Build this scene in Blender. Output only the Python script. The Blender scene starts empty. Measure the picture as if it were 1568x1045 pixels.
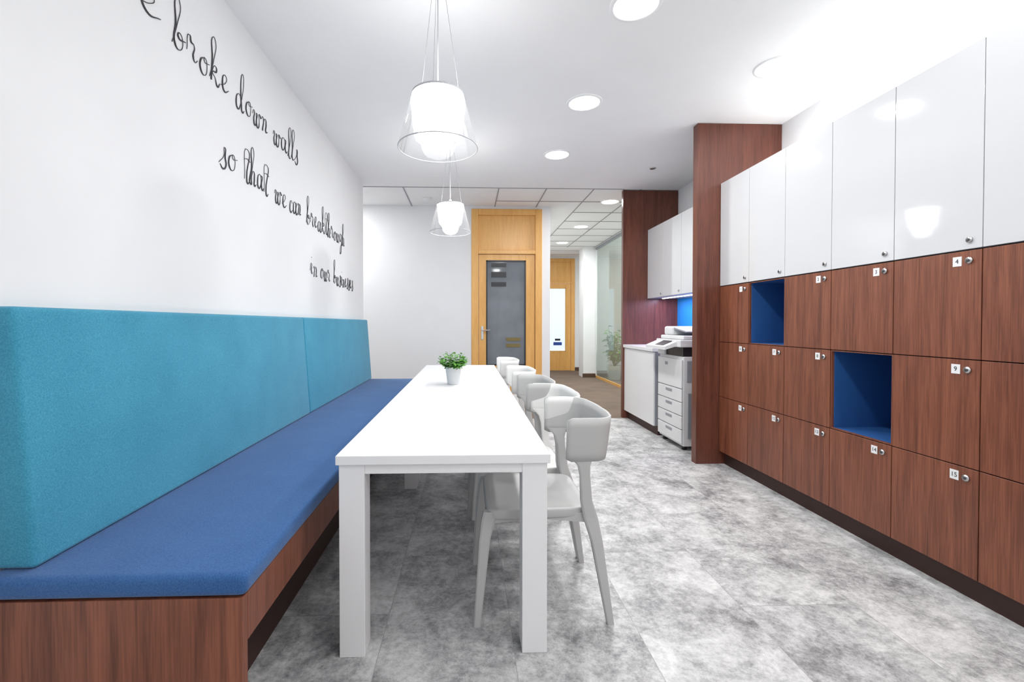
import bpy, bmesh, math, random
from mathutils import Vector, Matrix
random.seed(4)
scene = bpy.context.scene
scene.view_settings.view_transform = 'Standard'
scene.view_settings.look = 'None'
scene.view_settings.exposure = 0.24

H = 2.94      # ceiling height
XL = -1.30    # left wall
XR = 2.71     # right wall

# ------------------------------------------------------------------ materials
def srgb(r, g, b):
    def f(c):
        c /= 255.0
        return c / 12.92 if c <= 0.04045 else ((c + 0.055) / 1.055) ** 2.4
    return (f(r), f(g), f(b), 1.0)

def new_mat(name):
    m = bpy.data.materials.new(name)
    m.use_nodes = True
    nt = m.node_tree
    return m, nt, nt.nodes['Principled BSDF']

def plain(name, col, rough=0.5, metal=0.0, bump=0.0, bscale=200, coat=0.0, var=0.03, spec=0.5):
    m, nt, p = new_mat(name)
    p.inputs['Roughness'].default_value = rough
    p.inputs['Metallic'].default_value = metal
    p.inputs['Coat Weight'].default_value = coat
    p.inputs['Specular IOR Level'].default_value = spec
    geo = nt.nodes.new('ShaderNodeNewGeometry')
    n = nt.nodes.new('ShaderNodeTexNoise')
    n.inputs['Scale'].default_value = 3.0
    nt.links.new(geo.outputs['Position'], n.inputs['Vector'])
    r = nt.nodes.new('ShaderNodeValToRGB')
    r.color_ramp.elements[0].position = 0.3
    r.color_ramp.elements[1].position = 0.7
    r.color_ramp.elements[0].color = (col[0]*(1-var), col[1]*(1-var), col[2]*(1-var), 1)
    r.color_ramp.elements[1].color = (min(1, col[0]*(1+var)), min(1, col[1]*(1+var)), min(1, col[2]*(1+var)), 1)
    nt.links.new(n.outputs['Fac'], r.inputs['Fac'])
    nt.links.new(r.outputs['Color'], p.inputs['Base Color'])
    if bump:
        n2 = nt.nodes.new('ShaderNodeTexNoise')
        n2.inputs['Scale'].default_value = bscale
        nt.links.new(geo.outputs['Position'], n2.inputs['Vector'])
        b = nt.nodes.new('ShaderNodeBump')
        b.inputs['Strength'].default_value = bump
        b.inputs['Distance'].default_value = 0.002
        nt.links.new(n2.outputs['Fac'], b.inputs['Height'])
        nt.links.new(b.outputs['Normal'], p.inputs['Normal'])
    return m

def wood(name, dark, light, scale=(22, 22, 1.2), rough=0.34):
    m, nt, p = new_mat(name)
    geo = nt.nodes.new('ShaderNodeNewGeometry')
    mp = nt.nodes.new('ShaderNodeMapping')
    mp.inputs['Scale'].default_value = scale
    nt.links.new(geo.outputs['Position'], mp.inputs['Vector'])
    n = nt.nodes.new('ShaderNodeTexNoise')
    n.inputs['Scale'].default_value = 1.0
    n.inputs['Detail'].default_value = 6
    n.inputs['Roughness'].default_value = 0.65
    n.inputs['Distortion'].default_value = 0.5
    nt.links.new(mp.outputs['Vector'], n.inputs['Vector'])
    mp2 = nt.nodes.new('ShaderNodeMapping')
    mp2.inputs['Scale'].default_value = (scale[0]*9, scale[1]*9, scale[2]*5)
    nt.links.new(geo.outputs['Position'], mp2.inputs['Vector'])
    n2 = nt.nodes.new('ShaderNodeTexNoise')
    n2.inputs['Detail'].default_value = 2
    n2.inputs['Scale'].default_value = 1.0
    nt.links.new(mp2.outputs['Vector'], n2.inputs['Vector'])
    mx = nt.nodes.new('ShaderNodeMath'); mx.operation = 'MULTIPLY_ADD'
    mx.inputs[1].default_value = 0.4
    nt.links.new(n2.outputs['Fac'], mx.inputs[0])
    ml = nt.nodes.new('ShaderNodeMath'); ml.operation = 'MULTIPLY'
    ml.inputs[1].default_value = 0.6
    nt.links.new(n.outputs['Fac'], ml.inputs[0])
    nt.links.new(ml.outputs[0], mx.inputs[2])
    r = nt.nodes.new('ShaderNodeValToRGB')
    r.color_ramp.elements[0].position = 0.34
    r.color_ramp.elements[1].position = 0.66
    r.color_ramp.elements[0].color = dark
    r.color_ramp.elements[1].color = light
    nt.links.new(mx.outputs[0], r.inputs['Fac'])
    nt.links.new(r.outputs['Color'], p.inputs['Base Color'])
    p.inputs['Roughness'].default_value = rough
    return m

def fabric(name, c1, c2):
    m, nt, p = new_mat(name)
    geo = nt.nodes.new('ShaderNodeNewGeometry')
    n = nt.nodes.new('ShaderNodeTexNoise')
    n.inputs['Scale'].default_value = 260
    n.inputs['Detail'].default_value = 4
    nt.links.new(geo.outputs['Position'], n.inputs['Vector'])
    n2 = nt.nodes.new('ShaderNodeTexNoise')
    n2.inputs['Scale'].default_value = 4
    nt.links.new(geo.outputs['Position'], n2.inputs['Vector'])
    a = nt.nodes.new('ShaderNodeMath'); a.operation = 'MULTIPLY_ADD'
    a.inputs[1].default_value = 0.75
    nt.links.new(n.outputs['Fac'], a.inputs[0])
    b = nt.nodes.new('ShaderNodeMath'); b.operation = 'MULTIPLY'; b.inputs[1].default_value = 0.25
    nt.links.new(n2.outputs['Fac'], b.inputs[0])
    nt.links.new(b.outputs[0], a.inputs[2])
    r = nt.nodes.new('ShaderNodeValToRGB')
    r.color_ramp.elements[0].position = 0.3; r.color_ramp.elements[0].color = c1
    r.color_ramp.elements[1].position = 0.7; r.color_ramp.elements[1].color = c2
    nt.links.new(a.outputs[0], r.inputs['Fac'])
    nt.links.new(r.outputs['Color'], p.inputs['Base Color'])
    p.inputs['Roughness'].default_value = 0.95
    p.inputs['Specular IOR Level'].default_value = 0.15
    p.inputs['Sheen Weight'].default_value = 0.2
    bp = nt.nodes.new('ShaderNodeBump')
    bp.inputs['Strength'].default_value = 0.35
    bp.inputs['Distance'].default_value = 0.002
    nt.links.new(n.outputs['Fac'], bp.inputs['Height'])
    nt.links.new(bp.outputs['Normal'], p.inputs['Normal'])
    return m

def emit(name, col, strength):
    m, nt, p = new_mat(name)
    p.inputs['Base Color'].default_value = col
    p.inputs['Emission Color'].default_value = col
    p.inputs['Emission Strength'].default_value = strength
    return m

def clear(name, tint, gloss=0.12, rough=0.03, body=0.0, bodycol=(1, 1, 1, 1), edge=0.6):
    m = bpy.data.materials.new(name); m.use_nodes = True
    nt = m.node_tree; nt.nodes.clear()
    out = nt.nodes.new('ShaderNodeOutputMaterial')
    tr = nt.nodes.new('ShaderNodeBsdfTransparent'); tr.inputs['Color'].default_value = tint
    gl = nt.nodes.new('ShaderNodeBsdfGlossy'); gl.inputs['Roughness'].default_value = rough
    lw = nt.nodes.new('ShaderNodeLayerWeight'); lw.inputs['Blend'].default_value = 0.25
    ma = nt.nodes.new('ShaderNodeMath'); ma.operation = 'MULTIPLY_ADD'
    ma.inputs[1].default_value = edge; ma.inputs[2].default_value = gloss * 0.4
    nt.links.new(lw.outputs['Fresnel'], ma.inputs[0])
    mx = nt.nodes.new('ShaderNodeMixShader')
    nt.links.new(ma.outputs[0], mx.inputs['Fac'])
    nt.links.new(tr.outputs[0], mx.inputs[1])
    nt.links.new(gl.outputs[0], mx.inputs[2])
    df = nt.nodes.new('ShaderNodeBsdfDiffuse'); df.inputs['Color'].default_value = bodycol
    tl = nt.nodes.new('ShaderNodeBsdfTranslucent'); tl.inputs['Color'].default_value = bodycol
    m3 = nt.nodes.new('ShaderNodeMixShader'); m3.inputs['Fac'].default_value = 0.5
    nt.links.new(df.outputs[0], m3.inputs[1]); nt.links.new(tl.outputs[0], m3.inputs[2])
    m2 = nt.nodes.new('ShaderNodeMixShader'); m2.inputs['Fac'].default_value = body
    nt.links.new(mx.outputs[0], m2.inputs[1])
    nt.links.new(m3.outputs[0], m2.inputs[2])
    nt.links.new(m2.outputs[0], out.inputs['Surface'])
    return m

def floor_mat():
    m, nt, p = new_mat('vinyl_concrete')
    N = nt.nodes; L = nt.links
    geo = N.new('ShaderNodeNewGeometry')
    sep = N.new('ShaderNodeSeparateXYZ'); L.new(geo.outputs['Position'], sep.inputs[0])
    com = N.new('ShaderNodeCombineXYZ')
    ax = N.new('ShaderNodeMath'); ax.operation = 'ADD'; ax.inputs[1].default_value = 0.33
    L.new(sep.outputs['X'], ax.inputs[0])
    L.new(sep.outputs['Y'], com.inputs['X']); L.new(ax.outputs[0], com.inputs['Y'])
    br = N.new('ShaderNodeTexBrick')
    br.inputs['Scale'].default_value = 1.0
    br.inputs['Brick Width'].default_value = 0.95
    br.inputs['Row Height'].default_value = 0.5
    br.inputs['Mortar Size'].default_value = 0.0013
    br.inputs['Mortar Smooth'].default_value = 0.3
    br.inputs['Color1'].default_value = (0, 0, 0, 1)
    br.inputs['Color2'].default_value = (1, 1, 1, 1)
    br.inputs['Mortar'].default_value = (0.5, 0.5, 0.5, 1)
    L.new(com.outputs[0], br.inputs['Vector'])
    off = N.new('ShaderNodeVectorMath'); off.operation = 'SCALE'; off.inputs['Scale'].default_value = 7.0
    L.new(br.outputs['Color'], off.inputs[0])
    add = N.new('ShaderNodeVectorMath'); add.operation = 'ADD'
    L.new(geo.outputs['Position'], add.inputs[0]); L.new(off.outputs[0], add.inputs[1])
    n1 = N.new('ShaderNodeTexNoise'); n1.inputs['Scale'].default_value = 4.2
    n1.inputs['Detail'].default_value = 12; n1.inputs['Roughness'].default_value = 0.80
    n1.inputs['Distortion'].default_value = 0.15
    L.new(add.outputs[0], n1.inputs['Vector'])
    n2 = N.new('ShaderNodeTexNoise'); n2.inputs['Scale'].default_value = 34
    n2.inputs['Detail'].default_value = 8; n2.inputs['Roughness'].default_value = 0.85
    L.new(add.outputs[0], n2.inputs['Vector'])
    s1 = N.new('ShaderNodeMath'); s1.operation = 'MULTIPLY_ADD'; s1.inputs[1].default_value = 0.64
    L.new(n1.outputs['Fac'], s1.inputs[0])
    s2 = N.new('ShaderNodeMath'); s2.operation = 'MULTIPLY'; s2.inputs[1].default_value = 0.36
    L.new(n2.outputs['Fac'], s2.inputs[0]); L.new(s2.outputs[0], s1.inputs[2])
    s3 = N.new('ShaderNodeMath'); s3.operation = 'MULTIPLY_ADD'; s3.inputs[1].default_value = 0.025
    L.new(br.outputs['Color'], s3.inputs[0]); L.new(s1.outputs[0], s3.inputs[2])
    r = N.new('ShaderNodeValToRGB')
    e = r.color_ramp.elements
    e[0].position = 0.40; e[0].color = srgb(112, 112, 113)
    e[1].position = 0.64; e[1].color = srgb(226, 226, 225)
    e2 = e.new(0.47); e2.color = srgb(156, 156, 157)
    e3 = e.new(0.54); e3.color = srgb(194, 194, 194)
    L.new(s3.outputs[0], r.inputs['Fac'])
    mx = N.new('ShaderNodeMixRGB'); mx.inputs['Color2'].default_value = srgb(120, 120, 120)
    mf = N.new('ShaderNodeMath'); mf.operation = 'MULTIPLY'; mf.inputs[1].default_value = 0.55
    L.new(br.outputs['Fac'], mf.inputs[0]); L.new(mf.outputs[0], mx.inputs['Fac'])
    L.new(r.outputs['Color'], mx.inputs['Color1'])
    L.new(mx.outputs['Color'], p.inputs['Base Color'])
    p.inputs['Roughness'].default_value = 0.42
    p.inputs['Specular IOR Level'].default_value = 0.35
    return m

M_wall = plain('wall_paint', srgb(238, 239, 240), 0.9, var=0.01, bump=0.05, bscale=60)
M_ceil = plain('ceiling_paint', srgb(245, 245, 245), 0.95, var=0.01)
M_white = plain('white_laminate', srgb(236, 237, 238), 0.35, var=0.005)
M_gloss = plain('white_gloss', srgb(210, 211, 213), 0.06, var=0.005, coat=0.2)
M_tablew = plain('table_white', srgb(239, 239, 240), 0.4, var=0.005)
M_wood = wood('walnut_brown', srgb(92, 49, 34), srgb(150, 90, 65))
M_wood2 = wood('walnut_dark', srgb(80, 43, 34), srgb(122, 71, 54))
M_beech = wood('honey_beech', srgb(222, 162, 84), srgb(240, 188, 112), scale=(14, 14, 1.5), rough=0.35)
M_toe = plain('dark_plinth', srgb(62, 38, 32), 0.6)
M_gap = plain('carcass_dark', srgb(40, 26, 24), 0.8)
M_blue = plain('navy_panel', srgb(44, 92, 154), 0.5)
M_teal = fabric('teal_fabric', srgb(52, 132, 162), srgb(82, 166, 194))
M_seat = fabric('blue_fabric', srgb(42, 82, 136), srgb(70, 112, 164))
M_metal = plain('brushed_metal', srgb(200, 200, 200), 0.3, metal=1.0)
M_wire = plain('steel_wire', srgb(150, 150, 152), 0.5)
M_label = plain('label_white', srgb(240, 240, 240), 0.5)
M_black = plain('ink_black', srgb(68, 68, 72), 0.6)
M_chairg = plain('chair_grey', srgb(188, 188, 187), 0.45, var=0.005)
M_chairw = plain('chair_white', srgb(230, 230, 228), 0.4, var=0.005)
M_floor = floor_mat()
M_carpet = plain('brown_carpet', srgb(118, 102, 90), 1.0, bump=0.6, bscale=150, var=0.12)
M_splash = plain('blue_backsplash', srgb(40, 150, 225), 0.15)
M_lens = emit('lamp_lens', (1, 1, 1, 1), 8.0)
M_diff = emit('lamp_diffuser', (1, 0.99, 0.98, 1), 5.0)
M_strip = emit('led_strip', (1, 1, 1, 1), 3.0)
M_shade = clear('clear_shade', (0.94, 0.945, 0.95, 1), 0.1, body=0.07, bodycol=(0.85, 0.85, 0.86, 1), edge=0.35)
M_rim = plain('acrylic_rim', srgb(188, 190, 194), 0.3)
M_glass = clear('clear_glass', (0.93, 0.97, 0.95, 1), 0.1, body=0.08, bodycol=(0.88, 0.94, 0.91, 1), edge=0.2)
M_dglass = plain('grey_door_glass', srgb(116, 122, 128), 0.05, var=0.15)
M_frost = emit('glowing_frosted_pane', srgb(225, 238, 250), 0.45)  # pane made to emit, imitating light through frosted glass
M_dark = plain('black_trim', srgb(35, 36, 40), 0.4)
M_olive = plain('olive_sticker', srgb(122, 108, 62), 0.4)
M_leaf = plain('leaf_green', srgb(90, 156, 48), 0.5, var=0.35)
M_leaf2 = plain('leaf_dark', srgb(62, 110, 50), 0.5, var=0.3)
M_pot = plain('galvanised_pot', srgb(215, 217, 219), 0.35, var=0.02)
M_soil = plain('soil', srgb(60, 45, 35), 1.0)
M_grey = plain('machine_grey', srgb(150, 154, 160), 0.5)
M_mach = plain('machine_white', srgb(226, 227, 228), 0.4)
M_tilegap = plain('tile_shadow_gap', srgb(155, 155, 158), 0.9)
M_bb = plain('baseboard_dark', srgb(90, 66, 52), 0.6)
M_sign = plain('sign_blue', srgb(40, 80, 170), 0.5)

# ------------------------------------------------------------------ builder
class Obj:
    def __init__(self, name):
        self.name = name; self.bm = bmesh.new(); self.mats = []
    def mi(self, m):
        if m not in self.mats: self.mats.append(m)
        return self.mats.index(m)
    def merge(self, b, mat, smooth=False):
        i = self.mi(mat)
        for f in b.faces:
            f.material_index = i; f.smooth = smooth
        me = bpy.data.meshes.new('tmp'); b.to_mesh(me); b.free()
        self.bm.from_mesh(me); bpy.data.meshes.remove(me)
    def box(self, x0, x1, y0, y1, z0, z1, mat, bev=0.0, seg=2, smooth=False):
        b = bmesh.new()
        bmesh.ops.create_cube(b, size=1.0)
        for v in b.verts:
            v.co = Vector(((x0+x1)/2 + v.co.x*(x1-x0), (y0+y1)/2 + v.co.y*(y1-y0), (z0+z1)/2 + v.co.z*(z1-z0)))
        if bev > 0:
            bmesh.ops.bevel(b, geom=list(b.edges), offset=bev, segments=seg, profile=0.5, affect='EDGES')
        self.merge(b, mat, smooth)
    def loft(self, rings, mat, smooth=True, cap=True, closed=True):
        b = bmesh.new()
        R = [[b.verts.new(p) for p in ring] for ring in rings]
        n = len(R[0])
        for a, c in zip(R[:-1], R[1:]):
            for k in range(n if closed else n-1):
                j = (k+1) % n
                b.faces.new((a[k], a[j], c[j], c[k]))
        if cap:
            b.faces.new(list(reversed(R[0]))); b.faces.new(R[-1])
        bmesh.ops.recalc_face_normals(b, faces=list(b.faces))
        self.merge(b, mat, smooth)
    def lathe(self, prof, c, mat, seg=40, smooth=True, cap=False):
        rings = []
        for r, z in prof:
            rings.append([(c[0]+r*math.cos(2*math.pi*k/seg), c[1]+r*math.sin(2*math.pi*k/seg), c[2]+z) for k in range(seg)])
        self.loft(rings, mat, smooth, cap)
    def rod(self, p, q, r, mat, seg=10, r2=None):
        p = Vector(p); q = Vector(q); d = (q-p).normalized()
        u = d.orthogonal().normalized(); w = d.cross(u)
        r2 = r if r2 is None else r2
        rings = [[tuple(c + rr*(u*math.cos(2*math.pi*k/seg) + w*math.sin(2*math.pi*k/seg))) for k in range(seg)] for c, rr in ((p, r), (q, r2))]
        self.loft(rings, mat, True)
    def done(self):
        xs = [v.co for v in self.bm.verts]
        mn = Vector((min(v.x for v in xs), min(v.y for v in xs), min(v.z for v in xs)))
        mxv = Vector((max(v.x for v in xs), max(v.y for v in xs), max(v.z for v in xs)))
        o = Vector(((mn.x+mxv.x)/2, (mn.y+mxv.y)/2, mn.z))
        bmesh.ops.translate(self.bm, verts=list(self.bm.verts), vec=-o)
        me = bpy.data.meshes.new(self.name)
        self.bm.to_mesh(me); self.bm.free()
        for m in self.mats: me.materials.append(m)
        ob = bpy.data.objects.new(self.name, me)
        ob.location = o
        scene.collection.objects.link(ob)
        return ob

def simple(name, *a, **k):
    o = Obj(name); o.box(*a, **k); return o.done()

def child(ob, parent):
    bpy.context.view_layer.update()
    ob.parent = parent
    ob.matrix_parent_inverse = parent.matrix_world.inverted()

# ------------------------------------------------------------------ room shell
YB = -2.6      # wall behind camera
YW = 6.70      # back wall with door
YS = 5.78      # ceiling / floor change
YF = 11.68     # corridor end
simple('floor', -3.2, 4.6, YB-0.2, YS, -0.1, 0.0, M_floor)
simple('floor_corridor_carpet', -3.2, 4.6, YS, YF+0.2, -0.1, 0.0, M_carpet)
simple('ceiling', -3.2, 4.6, YB-0.2, YF+0.2, H, H+0.1, M_ceil)
simple('wall_left', XL-0.15, XL, YB, 5.70, 0, H, M_wall)
simple('wall_right', XR, XR+0.12, YB, 5.86, 0, H, M_wall)
simple('wall_recess_left', -3.15, -3.0, 5.0, YW, 0, H, M_wall)
simple('wall_recess_front', -3.0, XL-0.15, 5.0, 5.15, 0, H, M_wall)
# back wall with door opening
DX0, DX1, DZ = 0.05, 1.087, 2.90
w = Obj('wall_back')
w.box(-3.15, DX0, YW, YW+0.12, 0, H, M_wall)
w.box(DX1, 1.21, YW, YW+0.12, 0, H, M_wall)
w.box(DX0, DX1, YW, YW+0.12, DZ, H, M_wall)
w.done()
simple('wall_corridor_left', 1.09, 1.21, YW+0.12, YF, 0, H, M_wall)
simple('wall_room_beyond', -0.6, 1.09, YW+1.6, YW+1.7, 0, H, M_wall)
w = Obj('wall_corridor_end')
w.box(1.21, 1.75, YF, YF+0.12, 0, H, M_wall)
w.box(2.75, 4.6, YF, YF+0.12, 0, H, M_wall)
w.box(1.75, 2.75, YF, YF+0.12, 2.90, H, M_wall)
w.done()
simple('wall_pillar', 2.60, 2.90, 10.20, 10.6, 0, H, M_wall)
simple('baseboard_pillar', 2.585, 2.90, 10.185, 10.199, 0, 0.09, M_bb)
simple('baseboard_corridor_end', 2.76, 3.2, YF-0.015, YF-0.001, 0, 0.09, M_bb)
simple('wall_office_right', 4.45, 4.6, 5.86, YF, 0, H, M_wall)
simple('wall_office_near', XR+0.12, 4.6, 5.74, 5.86, 0, H, M_wall)
simple('baseboard_back', -2.99, 0.04, YW-0.013, YW-0.001, 0, 0.06, M_white)

# unseen wall behind the camera; wide window added for soft front light
w = Obj('wall_behind')
w.box(XL-0.15, XR+0.12, YB-0.15, YB, 0, 0.7, M_wall)
w.box(XL-0.15, XR+0.12, YB-0.15, YB, 2.75, H, M_wall)
w.box(XL-0.15, -1.0, YB-0.15, YB, 0.7, 2.75, M_wall)
w.box(2.0, XR+0.12, YB-0.15, YB, 0.7, 2.75, M_wall)
w.done()
w = Obj('fill_window_1')
for x in (-1.0, 0.0, 1.0, 1.95):
    w.box(x, x+0.05, YB-0.1, YB-0.04, 0.7, 2.75, M_white)
w.box(-1.0, 2.0, YB-0.1, YB-0.04, 0.7, 0.75, M_white)
w.box(-1.0, 2.0, YB-0.1, YB-0.04, 2.70, 2.75, M_white)
w.done()

# suspended ceiling tile joints
g = Obj('trim_ceiling_grid')
zc0, zc1 = H-0.006, H-0.0005
g.box(-3.0, 2.0, YS-0.006, YS+0.006, zc0, zc1, M_tilegap)
for x in (-2.03, -0.82, 0.39, 1.00, 1.61, 2.22, 2.83):
    g.box(x-0.006, x+0.006, YS+0.006, YW if x < 1.2 else 10.18, zc0, zc1, M_tilegap)
y = YS + 0.61
while y < YF:
    for a, b in ((0.396, 0.994), (1.006, 1.604), (1.616, 2.214), (2.226, 2.824)):
        if y < YW-0.02 or a > 1.2:
            g.box(a, b, y-0.006, y+0.006, zc0, zc1, M_tilegap)
    y += 0.61
g.done()

# ------------------------------------------------------------------ doors
def yellow_door(name, x0, x1, y, ztop, gx0, gx1, gz0, gz1, glassmat, transom, extra=None):
    d = Obj(name)
    f = 0.10
    y0, y1 = y-0.025, y+0.10
    d.box(x0, x0+f, y0, y1, 0, ztop, M_beech, 0.006)
    d.box(x1-f, x1, y0, y1, 0, ztop, M_beech, 0.006)
    d.box(x0+f, x1-f, y0, y1, ztop-0.09, ztop, M_beech, 0.006)
    d.box(x0+f, x1-f, y0, y1, transom-0.03, transom+0.03, M_beech, 0.006)
    d.box(x0+f, x1-f, y+0.01, y+0.05, transom+0.03, ztop-0.09, M_beech)
    lx0, lx1 = x0+f+0.006, x1-f-0.006
    ly0, ly1 = y+0.0, y+0.045
    lt = transom-0.036
    d.box(lx0, gx0, ly0, ly1, 0.008, lt, M_beech, 0.002)
    d.box(gx1, lx1, ly0, ly1, 0.008, lt, M_beech, 0.002)
    d.box(gx0, gx1, ly0, ly1, 0.008, gz0, M_beech)
    d.box(gx0, gx1, ly0, ly1, gz1, lt, M_beech)
    t = 0.018
    fm = M_dark if glassmat is M_dglass else M_beech
    d.box(gx0, gx0+t, ly0-0.006, ly1, gz0, gz1, fm)
    d.box(gx1-t, gx1, ly0-0.006, ly1, gz0, gz1, fm)
    d.box(gx0, gx1, ly0-0.006, ly1, gz1-t, gz1, fm)
    d.box(gx0, gx1, ly0-0.006, ly1, gz0, gz0+t, fm)
    d.box(gx0+t, gx1-t, ly0+0.012, ly1-0.012, gz0+t, gz1-t, glassmat)
    hx = lx0+0.05
    d.box(hx-0.018, hx+0.018, ly0-0.008, ly0, 0.98, 1.18, M_metal, 0.004)
    d.rod((hx, ly0-0.008, 1.12), (hx, ly0-0.05, 1.12), 0.009, M_metal)
    d.rod((hx-0.008, ly0-0.05, 1.12), (hx+0.12, ly0-0.05, 1.12), 0.009, M_metal)
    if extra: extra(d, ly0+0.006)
    return d.done()

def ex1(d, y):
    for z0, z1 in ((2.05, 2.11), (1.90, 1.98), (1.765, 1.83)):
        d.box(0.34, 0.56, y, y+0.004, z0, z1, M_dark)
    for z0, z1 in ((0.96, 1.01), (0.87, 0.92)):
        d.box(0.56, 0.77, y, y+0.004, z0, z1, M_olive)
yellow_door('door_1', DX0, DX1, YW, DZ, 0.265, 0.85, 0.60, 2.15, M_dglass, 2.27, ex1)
def ex2(d, y):
    d.box(2.20, 2.42, y, y+0.004, 0.66, 0.74, M_sign)
    d.box(2.24, 2.38, y, y+0.004, 0.78, 0.83, M_dark)
yellow_door('door_2', 1.75, 2.75, YF, 2.90, 1.98, 2.52, 0.5, 2.14, M_frost, 2.28, ex2)

# glass partition in corridor
gp = Obj('glass_partition')
ya, yb = 5.88, 10.18
n = 2
for i in range(n+1):
    yy = ya + (yb-ya)*i/n
    gp.box(2.875, 2.905, yy-(0 if i == 0 else 0.012), yy+(0 if i == n else 0.012), 0, H-0.01, M_white)
gp.box(2.875, 2.905, ya, yb, 0.0, 0.05, M_beech)
gp.box(2.875, 2.905, ya, yb, H-0.06, H-0.01, M_grey)
for i in range(n):
    a = ya+(yb-ya)*i/n+0.022; b = ya+(yb-ya)*(i+1)/n-0.022
    gp.box(2.886, 2.894, a, b, 0.052, H-0.062, M_glass)
gp.done()

# ------------------------------------------------------------------ wall lettering
GL = {
 'a': ([[(0.7,.9),(.35,1),(.1,.5),(.3,0),(.65,.4),(.75,1),(.72,.3),(.9,0),(1.1,.2)]], 1.05),
 'b': ([[(0,.1),(.3,1.2),(.45,2.3),(.27,2.4),(.2,1.2),(.22,.1),(.5,0),(.75,.5),(.5,.9),(.4,.65),(.95,.7)]], .95),
 'c': ([[(.7,.8),(.45,1),(.15,.5),(.35,0),(.8,.25)]], .8),
 'd': ([[(.7,.9),(.35,1),(.1,.5),(.3,0),(.6,.4),(.85,2.3),(.72,2.3),(.7,.4),(.85,0),(1.05,.2)]], 1.05),
 'e': ([[(0,.2),(.45,.55),(.55,.9),(.35,1),(.15,.5),(.35,0),(.8,.25)]], .8),
 'g': ([[(.7,.9),(.35,1),(.1,.5),(.3,.1),(.65,.5),(.75,1),(.72,-.6),(.5,-1.3),(.3,-1.0),(.95,.1)]], .95),
 'h': ([[(0,.1),(.35,1.3),(.45,2.3),(.27,2.4),(.2,1.2),(.15,0),(.25,.6),(.55,1),(.65,.5),(.7,.05),(.95,.2)]], .95),
 'i': ([[(0,.3),(.25,1),(.25,.2),(.4,0),(.6,.2)], [(.27,1.4),(.3,1.48)]], .6),
 'k': ([[(0,.1),(.35,1.3),(.45,2.3),(.27,2.4),(.2,1.2),(.15,0)], [(.15,.4),(.55,.98),(.6,.7),(.25,.5),(.5,.3),(.75,-.1),(.95,.2)]], .95),
 'l': ([[(0,.1),(.35,1.3),(.45,2.3),(.27,2.4),(.2,1),(.3,.05),(.55,.15)]], .55),
 'n': ([[(0,.8),(.15,1),(.15,0)], [(.15,0),(.3,.7),(.55,1),(.65,.6),(.65,.1),(.9,.2)]], .9),
 'o': ([[(.45,1),(.15,.7),(.2,.1),(.5,0),(.7,.5),(.5,1),(.45,.8),(.9,.85)]], .85),
 'r': ([[(0,.3),(.2,1.2),(.3,.9),(.55,.85),(.5,.2),(.65,0),(.85,.2)]], .85),
 's': ([[(0,.1),(.4,.7),(.45,1.2),(.5,.6),(.6,.15),(.35,-.15),(.1,.05)]], .65),
 't': ([[(.0,.2),(.38,2.1),(.3,.4),(.45,0),(.7,.2)], [(-.05,1.4),(.35,1.5),(.8,1.42)]], .7),
 'u': ([[(0,.4),(.15,1),(.15,.3),(.35,0),(.6,.4),(.67,1),(.65,.2),(.8,0),(1.0,.2)]], 1.0),
 'w': ([[(0,.7),(.15,1),(.15,.3),(.3,0),(.5,.4),(.52,.95),(.5,.3),(.7,0),(.9,.5),(.87,1.05),(1.1,.85)]], 1.1),
}
cu = bpy.data.curves.new('wall_lettering', 'CURVE')
cu.dimensions = '3D'; cu.bevel_depth = 0.0033; cu.bevel_resolution = 1; cu.resolution_u = 6
cu.materials.append(M_black)
TO = Vector((XL+0.002, 3.5, 2.0))
def word(txt, ya, yb, zb, xh=0.088):
    tot = sum(GL[c][1] for c in txt)
    sx = (yb-ya)/tot
    cx = 0
    for ci, c in enumerate(txt):
        strokes, adv = GL[c]
        dz = 0.12*math.sin(ci*2.3+zb*5)
        for st in strokes:
            sp = cu.splines.new('BEZIER')
            sp.bezier_points.add(len(st)-1)
            prev = None
            for i, (bp, (px, pz)) in enumerate(zip(sp.bezier_points, st)):
                slant = 0.05*pz
                pz2 = pz*(1.08 if pz > 1.3 else 1)+dz
                bp.co = Vector((XL+0.003, ya+(cx+px*0.90+slant)*sx, zb+pz2*xh)) - TO
                bp.handle_left_type = bp.handle_right_type = 'AUTO'
                # calligraphic contrast: thick down-strokes, hairline up-strokes
                down = (prev is not None and pz < prev-0.2)
                bp.radius = 1.3 if down else 0.55
                prev = pz
        cx += adv
for t, a, b, z in (
    ('we', 1.62, 2.00, 2.47), ('broke', 2.06, 2.54, 2.45), ('down', 2.60, 3.02, 2.435), ('walls', 3.09, 3.54, 2.425),
    ('so', 2.43, 2.62, 2.06), ('that', 2.70, 3.02, 2.05), ('we', 3.11, 3.32, 2.04), ('can', 3.36, 3.60, 2.04), ('breakthrough', 3.71, 4.84, 2.03),
    ('in', 3.79, 3.98, 1.62), ('our', 4.05, 4.34, 1.61), ('businesses', 4.44, 5.18, 1.60)):
    word(t, a, b, z)
lo = bpy.data.objects.new('wall_lettering', cu); lo.location = TO
scene.collection.objects.link(lo)

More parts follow.
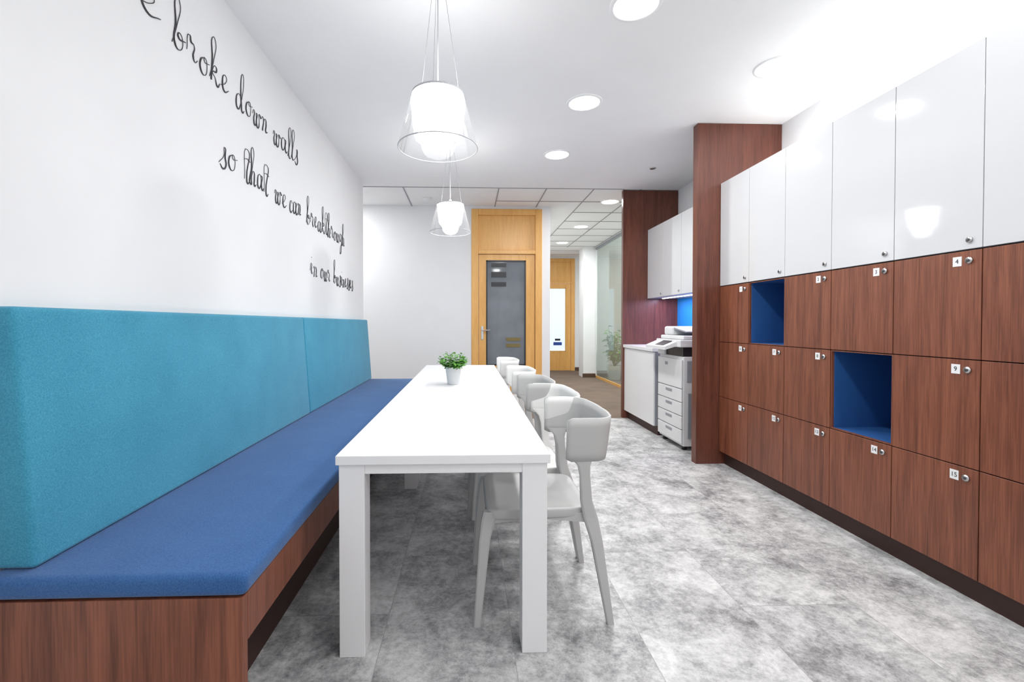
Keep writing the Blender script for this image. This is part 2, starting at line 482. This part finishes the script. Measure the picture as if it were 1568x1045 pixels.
# ------------------------------------------------------------------ bench
SZ = 0.54
YB0, YB1 = 1.235, 5.64
b = Obj('upholstered_bench')
b.box(XL+0.004, -0.61, YB0+0.005, YB0+0.035, 0.0, SZ-0.065, M_wood, 0.002)          # end panel
b.box(XL+0.004, -0.61, YB1-0.035, YB1-0.005, 0.0, SZ-0.065, M_wood, 0.002)
b.box(-0.64, -0.61, YB0+0.036, YB1-0.036, SZ-0.20, SZ-0.065, M_wood, 0.002)         # apron
b.box(-0.80, -0.77, YB0+0.036, YB1-0.036, 0.0, SZ-0.10, M_toe)                      # recessed base
b.box(XL+0.004, -0.642, YB0+0.036, YB1-0.036, SZ-0.09, SZ-0.065, M_wood)            # deck
b.box(XL+0.004, -0.598, YB0, YB1, SZ-0.063, SZ, M_seat, 0.022, 5, True)
def backrest(y0, y1):
    bb = bmesh.new()
    zb, zt = SZ+0.001, 1.264
    xb, xt, xw = -1.185, -1.235, XL+0.003
    pts = [(xw, zb), (xb, zb), (xt, zt), (xw, zt)]
    v0 = [bb.verts.new((p[0], y0, p[1])) for p in pts]
    v1 = [bb.verts.new((p[0], y1, p[1])) for p in pts]
    for k in range(4):
        j = (k+1) % 4
        bb.faces.new((v0[k], v0[j], v1[j], v1[k]))
    bb.faces.new(list(reversed(v0))); bb.faces.new(v1)
    bmesh.ops.recalc_face_normals(bb, faces=list(bb.faces))
    bmesh.ops.bevel(bb, geom=list(bb.edges), offset=0.016, segments=4, profile=0.5, affect='EDGES')
    b.merge(bb, M_teal, True)
backrest(1.278, 3.457)
backrest(3.463, 5.63)
b.done()

# ------------------------------------------------------------------ tables
def table(y0, y1):
    t = Obj('dining_table')
    x0, x1, z = -0.478, 0.30, 0.74
    t.box(x0, x1, y0, y1, z-0.034, z, M_tablew, 0.0025, 2)
    L = 0.092; i = 0.010
    for xa in (x0+i, x1-i-L):
        for yy in (y0+i, y1-i-L):
            t.box(xa, xa+L, yy, yy+L, 0, z-0.0345, M_tablew, 0.002, 2)
    for yy in (y0+i+0.004, y1-i-0.029):
        t.box(x0+i+L, x1-i-L, yy, yy+0.025, z-0.07, z-0.0345, M_tablew, 0.001)
    for xa in (x0+i+0.004, x1-i-0.029):
        t.box(xa, xa+0.025, y0+i+L, y1-i-L, z-0.07, z-0.0345, M_tablew, 0.001)
    t.done()
table(1.645, 3.443)
table(3.446, 5.244)

# ------------------------------------------------------------------ chairs
def oct_(c, wx, wy, k=0.14):
    x, y, z = c
    k1 = wx*k; k2 = wy*k
    return [(x-wx/2+k1, y-wy/2, z), (x+wx/2-k1, y-wy/2, z), (x+wx/2, y-wy/2+k2, z), (x+wx/2, y+wy/2-k2, z),
            (x+wx/2-k1, y+wy/2, z), (x-wx/2+k1, y+wy/2, z), (x-wx/2, y+wy/2-k2, z), (x-wx/2, y-wy/2+k2, z)]
def chair(cy, mat, dx=0.0):
    c = Obj('dining_chair')
    X = lambda x: x+dx
    rings = []
    prof = [(0.90, .420), (0.985, .424), (1.0, .432), (1.0, .456), (0.99, .462), (0.96, .464), (0.86, .458), (0.6, .451), (0.3, .449), (0.02, .449)]
    for s, z in prof:
        ring = []
        for k in range(56):
            a = 2*math.pi*(k+0.5)/56
            cx = math.copysign(abs(math.cos(a))**0.24, math.cos(a)); sy = math.copysign(abs(math.sin(a))**0.24, math.sin(a))
            wy = 0.226 - 0.010*(cx)
            ring.append((X(0.287+0.215*s*cx), cy+wy*s*sy, z))
        rings.append(ring)
    c.loft(rings, mat)
    for s in (-1, 1):
        # front legs
        c.loft([oct_((X(0.035), cy+s*0.235, 0), .028, .026), oct_((X(0.066), cy+s*0.216, .34), .044, .030),
                oct_((X(0.082), cy+s*0.207, .42), .056, .034), oct_((X(0.095), cy+s*0.204, .452), .066, .036)], mat, False)
        # rear legs + uprights
        c.loft([oct_((X(0.575), cy+s*0.238, 0), .028, .026), oct_((X(0.522), cy+s*0.224, .33), .046, .032),
                oct_((X(0.496), cy+s*0.219, .43), .058, .034), oct_((X(0.478), cy+s*0.226, .50), .046, .028),
                oct_((X(0.470), cy+s*0.236, .60), .040, .022), oct_((X(0.464), cy+s*0.243, .645), .050, .018),
                oct_((X(0.452), cy+s*0.248, .685), .095, .014)], mat, False)
        c.loft([[(X(0.10), cy+s*0.186, .405), (X(0.10), cy+s*0.218, .405), (X(0.10), cy+s*0.218, .445), (X(0.10), cy+s*0.186, .445)],
                [(X(0.28), cy+s*0.186, .422), (X(0.28), cy+s*0.218, .422), (X(0.28), cy+s*0.218, .445), (X(0.28), cy+s*0.186, .445)],
                [(X(0.48), cy+s*0.186, .405), (X(0.48), cy+s*0.218, .405), (X(0.48), cy+s*0.218, .445), (X(0.48), cy+s*0.186, .445)]], mat, False)
    # wrap-around backrest: plan path = straight arm, rounded corner, gently bowed back
    def plan(u):
        a = abs(u)
        if a < 0.5:
            t = a/0.5; x = 0.592-0.020*t*t; y = 0.175*t
        elif a < 0.78:
            t = (a-0.5)/0.28*math.pi/2
            x = 0.500+0.072*math.cos(t); y = 0.175+0.080*math.sin(t)
        else:
            t = (a-0.78)/0.22; x = 0.500-0.110*t; y = 0.255+0.004*t
        return x, math.copysign(y, u)
    nu, nv = 48, 5
    rings = []
    for i in range(nu+1):
        u = -1+2*i/nu
        x, y = plan(u); x1, y1 = plan(min(1, u+0.01)); x2, y2 = plan(max(-1, u-0.01))
        tx, ty = x1-x2, y1-y2; L = math.hypot(tx, ty) or 1
        nx, ny = ty/L, -tx/L
        au = abs(u)
        zt = 0.842 - 0.010*(1-min(1, au/0.8))
        zb = 0.664 + 0.030*(1-min(1, au/0.6))
        if au > 0.96:
            k = (au-0.96)/0.04; k = 1-math.sqrt(max(0, 1-k*k)); zt -= 0.010*k; zb += 0.010*k
        ring = []
        for j in range(nv+1):
            v = j/nv; th = 0.006 if 0 < j < nv else 0.0045
            lean = 0.022*(v-0.3)
            ring.append((X(x+nx*th+nx*lean), cy+y+ny*th+ny*lean, zb+(zt-zb)*v))
        for j in range(nv, -1, -1):
            v = j/nv; th = -0.006 if 0 < j < nv else -0.0045
            lean = 0.022*(v-0.3)
            ring.append((X(x+nx*th+nx*lean), cy+y+ny*th+ny*lean, zb+(zt-zb)*v))
        rings.append(ring)
    c.loft(rings, mat)
    c.done()
chair(2.05, M_chairg)
chair(2.57, M_chairw)
chair(3.09, M_chairg, -0.03)
chair(3.81, M_chairw, -0.05)
chair(4.85, M_chairw, -0.07)

# ------------------------------------------------------------------ table plant
p = Obj('potted_plant')
pc = (-0.117, 3.58, 0.741)
prof = [(0.045, 0), (0.046, 0.003)]
for k in range(9):
    z = 0.012+k*0.013; r = 0.046+0.017*(z/0.135)
    prof += [(r, z), (r+0.0015, z+0.005)]
prof += [(0.064, 0.130), (0.068, 0.132), (0.068, 0.137), (0.062, 0.137), (0.060, 0.115), (0.004, 0.115)]
p.lathe(prof, pc, M_pot, 32, True, True)
p.lathe([(0.0595, 0.116), (0.002, 0.122)], pc, M_soil, 24)
def leaf(ob, base, d, L, W, mat, droop=0.3):
    d = Vector(d).normalized()
    side = d.cross(Vector((0, 0, 1)))
    if side.length < 0.1: side = Vector((1, 0, 0))
    side.normalize()
    side = (Matrix.Rotation(random.uniform(-0.7, 0.7), 3, d) @ side)
    base = Vector(base)
    bm = bmesh.new()
    rows = []
    for i in range(5):
        t = i/4
        w_ = W*math.sin(math.pi*min(0.97, 0.08+t*0.9))*0.5
        c_ = base + d*L*t + Vector((0, 0, -droop*L*t*t))
        rows.append((bm.verts.new(c_-side*w_), bm.verts.new(c_+Vector((0, 0, 0.15*w_))), bm.verts.new(c_+side*w_)))
    for a, b2 in zip(rows[:-1], rows[1:]):
        bm.faces.new((a[0], a[1], b2[1], b2[0])); bm.faces.new((a[1], a[2], b2[2], b2[1]))
    ob.merge(bm, mat, True)
for i in range(48):
    a = random.uniform(0, 2*math.pi); e = random.uniform(0.2, 1.5)
    L = random.uniform(0.07, 0.12)
    d = Vector((math.cos(a)*math.cos(e), math.sin(a)*math.cos(e), math.sin(e)))
    st = Vector((pc[0]+0.03*math.cos(a), pc[1]+0.03*math.sin(a), pc[2]+0.11))
    en = st + d*L + Vector((0, 0, 0.02))
    p.rod(st, en, 0.0012, M_leaf2, 5)
    for k in range(8):
        t = 0.3+0.7*k/7
        aa = random.uniform(0, 6.28)
        dd = Vector((math.cos(aa), math.sin(aa), random.uniform(-0.1, 0.8)))
        leaf(p, st.lerp(en, t), dd, random.uniform(0.024, 0.038), random.uniform(0.016, 0.024), M_leaf if random.random() < .8 else M_leaf2)
p.done()

# plant in the glazed office behind the partition
p = Obj('potted_palm')
pc = (3.16, 9.75, 0.0)
p.lathe([(0.12, 0), (0.13, 0.01), (0.16, 0.30), (0.165, 0.31), (0.15, 0.31), (0.145, 0.28), (0.005, 0.28)], pc, M_pot, 28, True, True)
for i in range(44):
    a = random.uniform(0, 6.28); e = random.uniform(0.7, 1.45)
    d = Vector((math.cos(a)*math.cos(e), math.sin(a)*math.cos(e), math.sin(e)))
    st = Vector((pc[0], pc[1], 0.28)); en = st + d*random.uniform(0.3, 0.9)
    en.x = max(en.x, 3.08); en.y = min(en.y, 10.0)
    p.rod(st, en, 0.004, M_leaf2, 6)
    for k in range(6):
        aa = random.uniform(0, 6.28)
        dd = Vector((math.cos(aa), math.sin(aa), random.uniform(-0.2, 0.9)))
        leaf(p, st.lerp(en, 0.5+0.5*k/5), dd, random.uniform(0.11, 0.16), 0.06, M_leaf if random.random() < .5 else M_leaf2, 0.4)
p.done()

# ------------------------------------------------------------------ lockers
XF = 2.17
CW = 0.4008
Y1 = 3.855
NC = 10
Zr = [0.113, 0.588, 1.060, 1.536]
niches = {(1, 2), (3, 1)}
lk = Obj('locker_cabinet')
g2 = 0.0022
yend = Y1 - NC*CW
lk.box(XF+0.05, XR-0.004, yend, Y1, 0.0, 0.110, M_toe)
lk.box(XF+0.45, XR-0.004, yend, Y1, 0.112, 1.536, M_gap)
nums = []
numtab = {2: [1, None, 2, 3, 4, 5], 1: [6, 7, 8, None, 9, 10], 0: [11, 12, 13, 14, 15, 16]}
for ci in range(NC):
    yf = Y1 - ci*CW; yn = yf - CW
    lk.box(XF+0.019, XF+0.45, yn-0.008, yn+0.008 if ci < NC-1 else yn+0.016, 0.112, 1.536, M_gap)
    for r in range(3):
        z0, z1 = Zr[r], Zr[r+1]
        if (ci, r) in niches:
            t = 0.006
            a0, a1, b0, b1 = yn+0.002, yf-0.002, z0+0.002, z1-0.002
            xa = XF+0.004
            lk.box(xa, XF+0.018, a0, a0+t, b0, b1, M_wood)
            lk.box(xa, XF+0.018, a1-t, a1, b0, b1, M_wood)
            lk.box(xa, XF+0.018, a0+t, a1-t, b0, b0+t, M_wood)
            lk.box(xa, XF+0.018, a0+t, a1-t, b1-t, b1, M_wood)
            a0 += 0.0065; a1 -= 0.0065
            xa = XF+0.0185
            lk.box(xa, XF+0.44, a0, a0+t, b0, b1, M_blue)
            lk.box(xa, XF+0.44, a1-t, a1, b0, b1, M_blue)
            lk.box(xa, XF+0.44, a0+t, a1-t, b0, b0+t, M_blue)
            lk.box(xa, XF+0.44, a0+t, a1-t, b1-t, b1, M_blue)
            lk.box(XF+0.43, XF+0.44, a0+t, a1-t, b0+t, b1-t, M_blue)
            continue
        lk.box(XF, XF+0.018, yn+g2, yf-g2, z0+g2, z1-g2, M_wood, 0.001, 1)
        lk.box(XF+0.02, XF+0.44, yn+0.01, yf-0.01, z1-0.012, z1-0.001, M_gap)
        yl, zl = yn+0.048, z1-0.045
        lk.rod((XF-0.008, yl, zl), (XF, yl, zl), 0.014, M_metal, 20)
        lk.rod((XF-0.010, yl, zl), (XF-0.007, yl, zl), 0.007, M_black, 12)
        lk.box(XF-0.002, XF, yn+0.080, yn+0.116, zl-0.021, zl+0.021, M_label)
        if ci < 6: nums.append((numtab[r][ci], yn+0.098, zl))
lk.box(XF+0.019, XF+0.45, Y1-0.016, Y1, 0.112, 1.536, M_gap)
lko = lk.done()
for n_, yy, zz in nums:
    if n_ is None: continue
    tc = bpy.data.curves.new('number', 'FONT'); tc.body = str(n_); tc.size = 0.028
    tc.align_x = 'CENTER'; tc.align_y = 'CENTER'; tc.extrude = 0.0003
    tc.materials.append(M_black)
    to = bpy.data.objects.new('number_%d' % n_, tc)
    m = Matrix(((0, 0, -1), (-1, 0, 0), (0, 1, 0))).to_4x4()
    m.translation = Vector((XF-0.0026, yy, zz))
    to.matrix_world = m
    scene.collection.objects.link(to)
    child(to, lko)

up = Obj('wall_cabinet')
up.box(XF+0.020, XR-0.004, yend, Y1-0.001, 1.540, 2.418, M_grey)
for ci in range(NC):
    yf = Y1 - ci*CW; yn = yf - CW
    up.box(XF, XF+0.018, yn+0.0018, yf-0.0018, 1.541, 2.42, M_gloss, 0.0008, 1)
    up.rod((XF-0.008, yn+0.048, 1.580), (XF, yn+0.048, 1.580), 0.012, M_metal, 18)
    up.rod((XF-0.010, yn+0.048, 1.580), (XF-0.007, yn+0.048, 1.580), 0.006, M_black, 12)
up.box(XF+0.001, XR-0.005, yend, Y1-0.002, 2.4185, 2.4195, M_white)
up.done()

simple('wood_partition_panel', 1.97, XR-0.002, 3.86, 3.94, 0.0, H-0.002, M_wood2, bev=0.002)
simple('wood_partition_panel', 1.99, XR-0.002, 5.80, 5.86, 0.0, H-0.008, M_wood2, bev=0.002)

# ------------------------------------------------------------------ kitchenette
def area(name, loc, size, power, shape='DISK', rot=(0, 0, 0), sy=None, col=(1, 1, 1)):
    l = bpy.data.lights.new(name, 'AREA'); l.shape = shape; l.size = size
    if sy: l.size_y = sy
    l.energy = power; l.color = col
    o = bpy.data.objects.new(name, l); o.location = loc; o.rotation_euler = rot
    scene.collection.objects.link(o); return o

k = Obj('wall_cabinet')
k.box(2.33, XR-0.004, 3.945, 5.795, 1.54, 2.418, M_grey)
cw = (5.795-3.945)/4
for i in range(4):
    k.box(2.31, 2.328, 3.945+i*cw+0.0018, 3.945+(i+1)*cw-0.0018, 1.541, 2.42, M_gloss, 0.0008, 1)
    k.rod((2.302, 3.945+i*cw+0.05, 1.58), (2.31, 3.945+i*cw+0.05, 1.58), 0.012, M_metal, 16)
k.box(2.46, 2.49, 4.1, 5.7, 1.532, 1.5395, M_strip)
ko = k.done()
a = area('under_cabinet_lamp', (2.475, 4.9, 1.528), 0.03, 9, 'RECTANGLE', (0, 0, 0), 1.6, (0.82, 0.68, 1.0)); child(a, ko)
k = Obj('kitchen_base_cabinet')
k.box(2.06, XR-0.01, 4.87, 5.795, 0.0, 0.10, M_toe)
k.box(2.03, XR-0.01, 4.87, 5.795, 0.102, 0.91, M_grey)
for i in range(2):
    a = 4.87+i*0.4625
    k.box(2.012, 2.029, a+0.0015, a+0.461, 0.104, 0.905, M_white, 0.001, 1)
k.box(1.995, XR-0.008, 4.865, 5.797, 0.912, 0.95, M_white, 0.002)
k.done()
simple('backsplash', XR-0.007, XR-0.001, 3.945, 5.797, 0.952, 1.537, M_splash)

# photocopier
c = Obj('photocopier')
x0, x1, y0, y1 = 2.03, 2.62, 4.26, 4.80
c.box(x0+0.02, x1, y0, y1, 0.04, 0.90, M_mach, 0.006)
for xx in (x0+0.06, x1-0.06):
    for yy in (y0+0.06, y1-0.06):
        c.lathe([(0.025, 0), (0.025, 0.04)], (xx, yy, 0), M_dark, 16, True, True)
zz = [0.06, 0.20, 0.33, 0.46, 0.59]
for a, b2 in zip(zz[:-1], zz[1:]):
    c.box(x0, x0+0.019, y0+0.004, y1-0.004, a+0.004, b2-0.004, M_mach, 0.004)
    c.box(x0-0.003, x0, (y0+y1)/2-0.07, (y0+y1)/2+0.07, b2-0.05, b2-0.025, M_grey, 0.001, 1)
c.box(x0, x0+0.019, y0+0.004, y1-0.004, 0.595, 0.87, M_mach, 0.004)
c.box(x0-0.002, x0, y0+0.30, y0+0.36, 0.80, 0.83, M_grey)
c.box(x0+0.06, x1-0.01, y0-0.012, y0-0.001, 0.12, 0.55, M_grey, 0.003)
c.box(x0+0.10, x1-0.06, y0-0.12, y0-0.001, 0.60, 0.63, M_grey, 0.004)
c.box(x0+0.05, x1-0.02, y0-0.010, y0-0.001, 0.66, 0.86, M_grey, 0.003)
c.box(x0+0.02, x1-0.01, y0+0.01, y1-0.01, 0.90, 0.985, M_dark)
c.box(x0+0.0, x1, y1-0.16, y1, 0.90, 0.98, M_mach, 0.004)
c.box(x0+0.30, x1, y0, y1, 0.90, 0.98, M_mach, 0.004)
c.box(x0-0.02, x1, y0-0.01, y1, 0.99, 1.06, M_mach, 0.008)
c.loft([[(x0-0.14, y0+0.05, 0.965), (x0-0.14, y1-0.02, 0.965), (x0-0.14, y1-0.02, 0.995), (x0-0.14, y0+0.05, 0.995)],
        [(x0-0.02, y0+0.05, 1.00), (x0-0.02, y1-0.02, 1.00), (x0-0.02, y1-0.02, 1.045), (x0-0.02, y0+0.05, 1.045)]], M_mach, False)
c.loft([[(x0-0.12, y0+0.14, 0.998), (x0-0.12, y0+0.33, 0.998), (x0-0.12, y0+0.33, 1.006), (x0-0.12, y0+0.14, 1.006)],
        [(x0-0.03, y0+0.14, 1.036), (x0-0.03, y0+0.33, 1.036), (x0-0.03, y0+0.33, 1.048), (x0-0.03, y0+0.14, 1.048)]], M_dark, False)
c.box(x0+0.02, x1-0.02, y0+0.01, y1-0.02, 1.062, 1.10, M_mach, 0.01)
c.box(x0+0.05, x1-0.08, y1-0.22, y1-0.03, 1.10, 1.19, M_mach, 0.02)
c.loft([[(x0+0.07, y0+0.05, 1.13), (x1-0.1, y0+0.05, 1.13), (x1-0.1, y0+0.05, 1.14), (x0+0.07, y0+0.05, 1.14)],
        [(x0+0.07, y1-0.2, 1.165), (x1-0.1, y1-0.2, 1.165), (x1-0.1, y1-0.2, 1.18), (x0+0.07, y1-0.2, 1.18)]], M_grey, False)
c.done()

# ------------------------------------------------------------------ lamps
def downlight(x, y, power, r=0.115):
    d = Obj('recessed_downlight')
    zc = H-0.0005
    d.lathe([(r+0.022, 0), (r+0.020, -0.006), (r+0.004, -0.008), (r, -0.003)], (x, y, zc), M_ceil, 40)
    d.lathe([(r, -0.003), (0.001, -0.003)], (x, y, zc), M_lens, 40)
    o = d.done()
    a = area('lamp', (x, y, H-0.014), 2*r*0.95, power)
    child(a, o)
for dd, pw in ((0.25, 9), (1.36, 10), (2.45, 11), (3.54, 15), (4.63, 21)):
    downlight(0.905, dd, pw)
for yy in (3.0, 1.6, 0.2):
    downlight(2.06, yy, 5)
for yy in (6.38, 8.03, 9.63):
    downlight(2.0, yy, 20)
downlight(0.905, -1.2, 10); downlight(2.06, -1.2, 7)
downlight(-2.0, 6.1, 16)  # unseen downlight added in the left recess to brighten the back wall
downlight(3.7, 8.0, 34)
s = Obj('recessed_spotlight')
s.lathe([(0.035, 0), (0.035, -0.006), (0.022, -0.008), (0.001, -0.008)], (2.04, 4.99, H-0.001), M_metal, 24)
s.done()
s = Obj('smoke_detector')
s.lathe([(0.06, 0), (0.06, -0.02), (0.045, -0.03), (0.03, -0.045), (0.001, -0.047)], (-0.56, 6.30, H-0.001), M_white, 28)
s.done()

def pendant(x, y, upw):
    p = Obj('pendant_lamp')
    zr = 2.092; ht = 0.262; rt = 0.128; rb = 0.198
    p.lathe([(rb, 0), (rt, ht)], (x, y, zr), M_shade, 56)
    p.lathe([(rb-0.0015, -0.001), (rb+0.0015, -0.001), (rb+0.0015, 0.003), (rb-0.0015, 0.003), (rb-0.0015, -0.001)], (x, y, zr), M_rim, 56)
    p.lathe([(rt+0.001, ht-0.004), (rt+0.001, ht+0.006), (rt-0.02, ht+0.009)], (x, y, zr), M_rim, 48)
    p.lathe([(rt-0.02, ht+0.009), (0.02, ht+0.012)], (x, y, zr), M_diff, 48)
    p.lathe([(0.02, ht+0.012), (0.012, ht+0.05), (0.001, ht+0.05)], (x, y, zr), M_white, 24)
    pr = [(0.122, ht-0.003), (0.118, 0.18), (0.109, 0.095), (0.100, 0.075), (0.083, 0.062), (0.075, 0.03), (0.066, 0.008), (0.048, -0.010), (0.02, -0.020), (0.001, -0.022)]
    p.lathe(pr, (x, y, zr), M_diff, 48)
    for a in (0.4, 0.4+2.094, 0.4+4.189):
        p.rod((x+rt*0.93*math.cos(a), y+rt*0.93*math.sin(a), zr+ht+0.005), (x+0.03*math.cos(a), y+0.03*math.sin(a), H-0.02), 0.0009, M_wire, 6)
    p.rod((x, y, zr+ht+0.04), (x, y, H-0.02), 0.0024, M_rim, 8)
    p.lathe([(0.06, -0.001), (0.06, -0.022), (0.055, -0.027), (0.001, -0.027)], (x, y, H), M_white, 32)
    o = p.done()
    a = area('uplight', (x, y, zr+ht+0.02), 0.18, upw, 'DISK', (math.pi, 0, 0)); child(a, o)
pendant(-0.15, 2.29, 1.3)
pendant(-0.17, 4.38, 1.0)

# cove LED strip on top of the lockers
s = Obj('cove_light_strip')
s.box(2.58, 2.64, 0.2, 3.80, 2.4215, 2.435, M_strip)
so = s.done()
a = area('cove_lamp', (2.60, 2.0, 2.45), 0.08, 3, 'RECTANGLE', (math.pi, 0, 0), 3.5); child(a, so)

# ------------------------------------------------------------------ world + camera
wd = bpy.data.worlds.new('World'); scene.world = wd; wd.use_nodes = True
bg = wd.node_tree.nodes['Background']
bg.inputs['Color'].default_value = (0.98, 0.985, 1.0, 1); bg.inputs['Strength'].default_value = 1.1

cam = bpy.data.cameras.new('Camera'); cam.sensor_width = 36; cam.lens = 16.0
cam.shift_x = 0.0272; cam.shift_y = -0.01065; cam.clip_start = 0.05
co = bpy.data.objects.new('Camera', cam)
co.location = (0, 0, 1.216)
co.rotation_euler = (math.pi/2-0.014, 0, -0.035)
scene.collection.objects.link(co); scene.camera = co
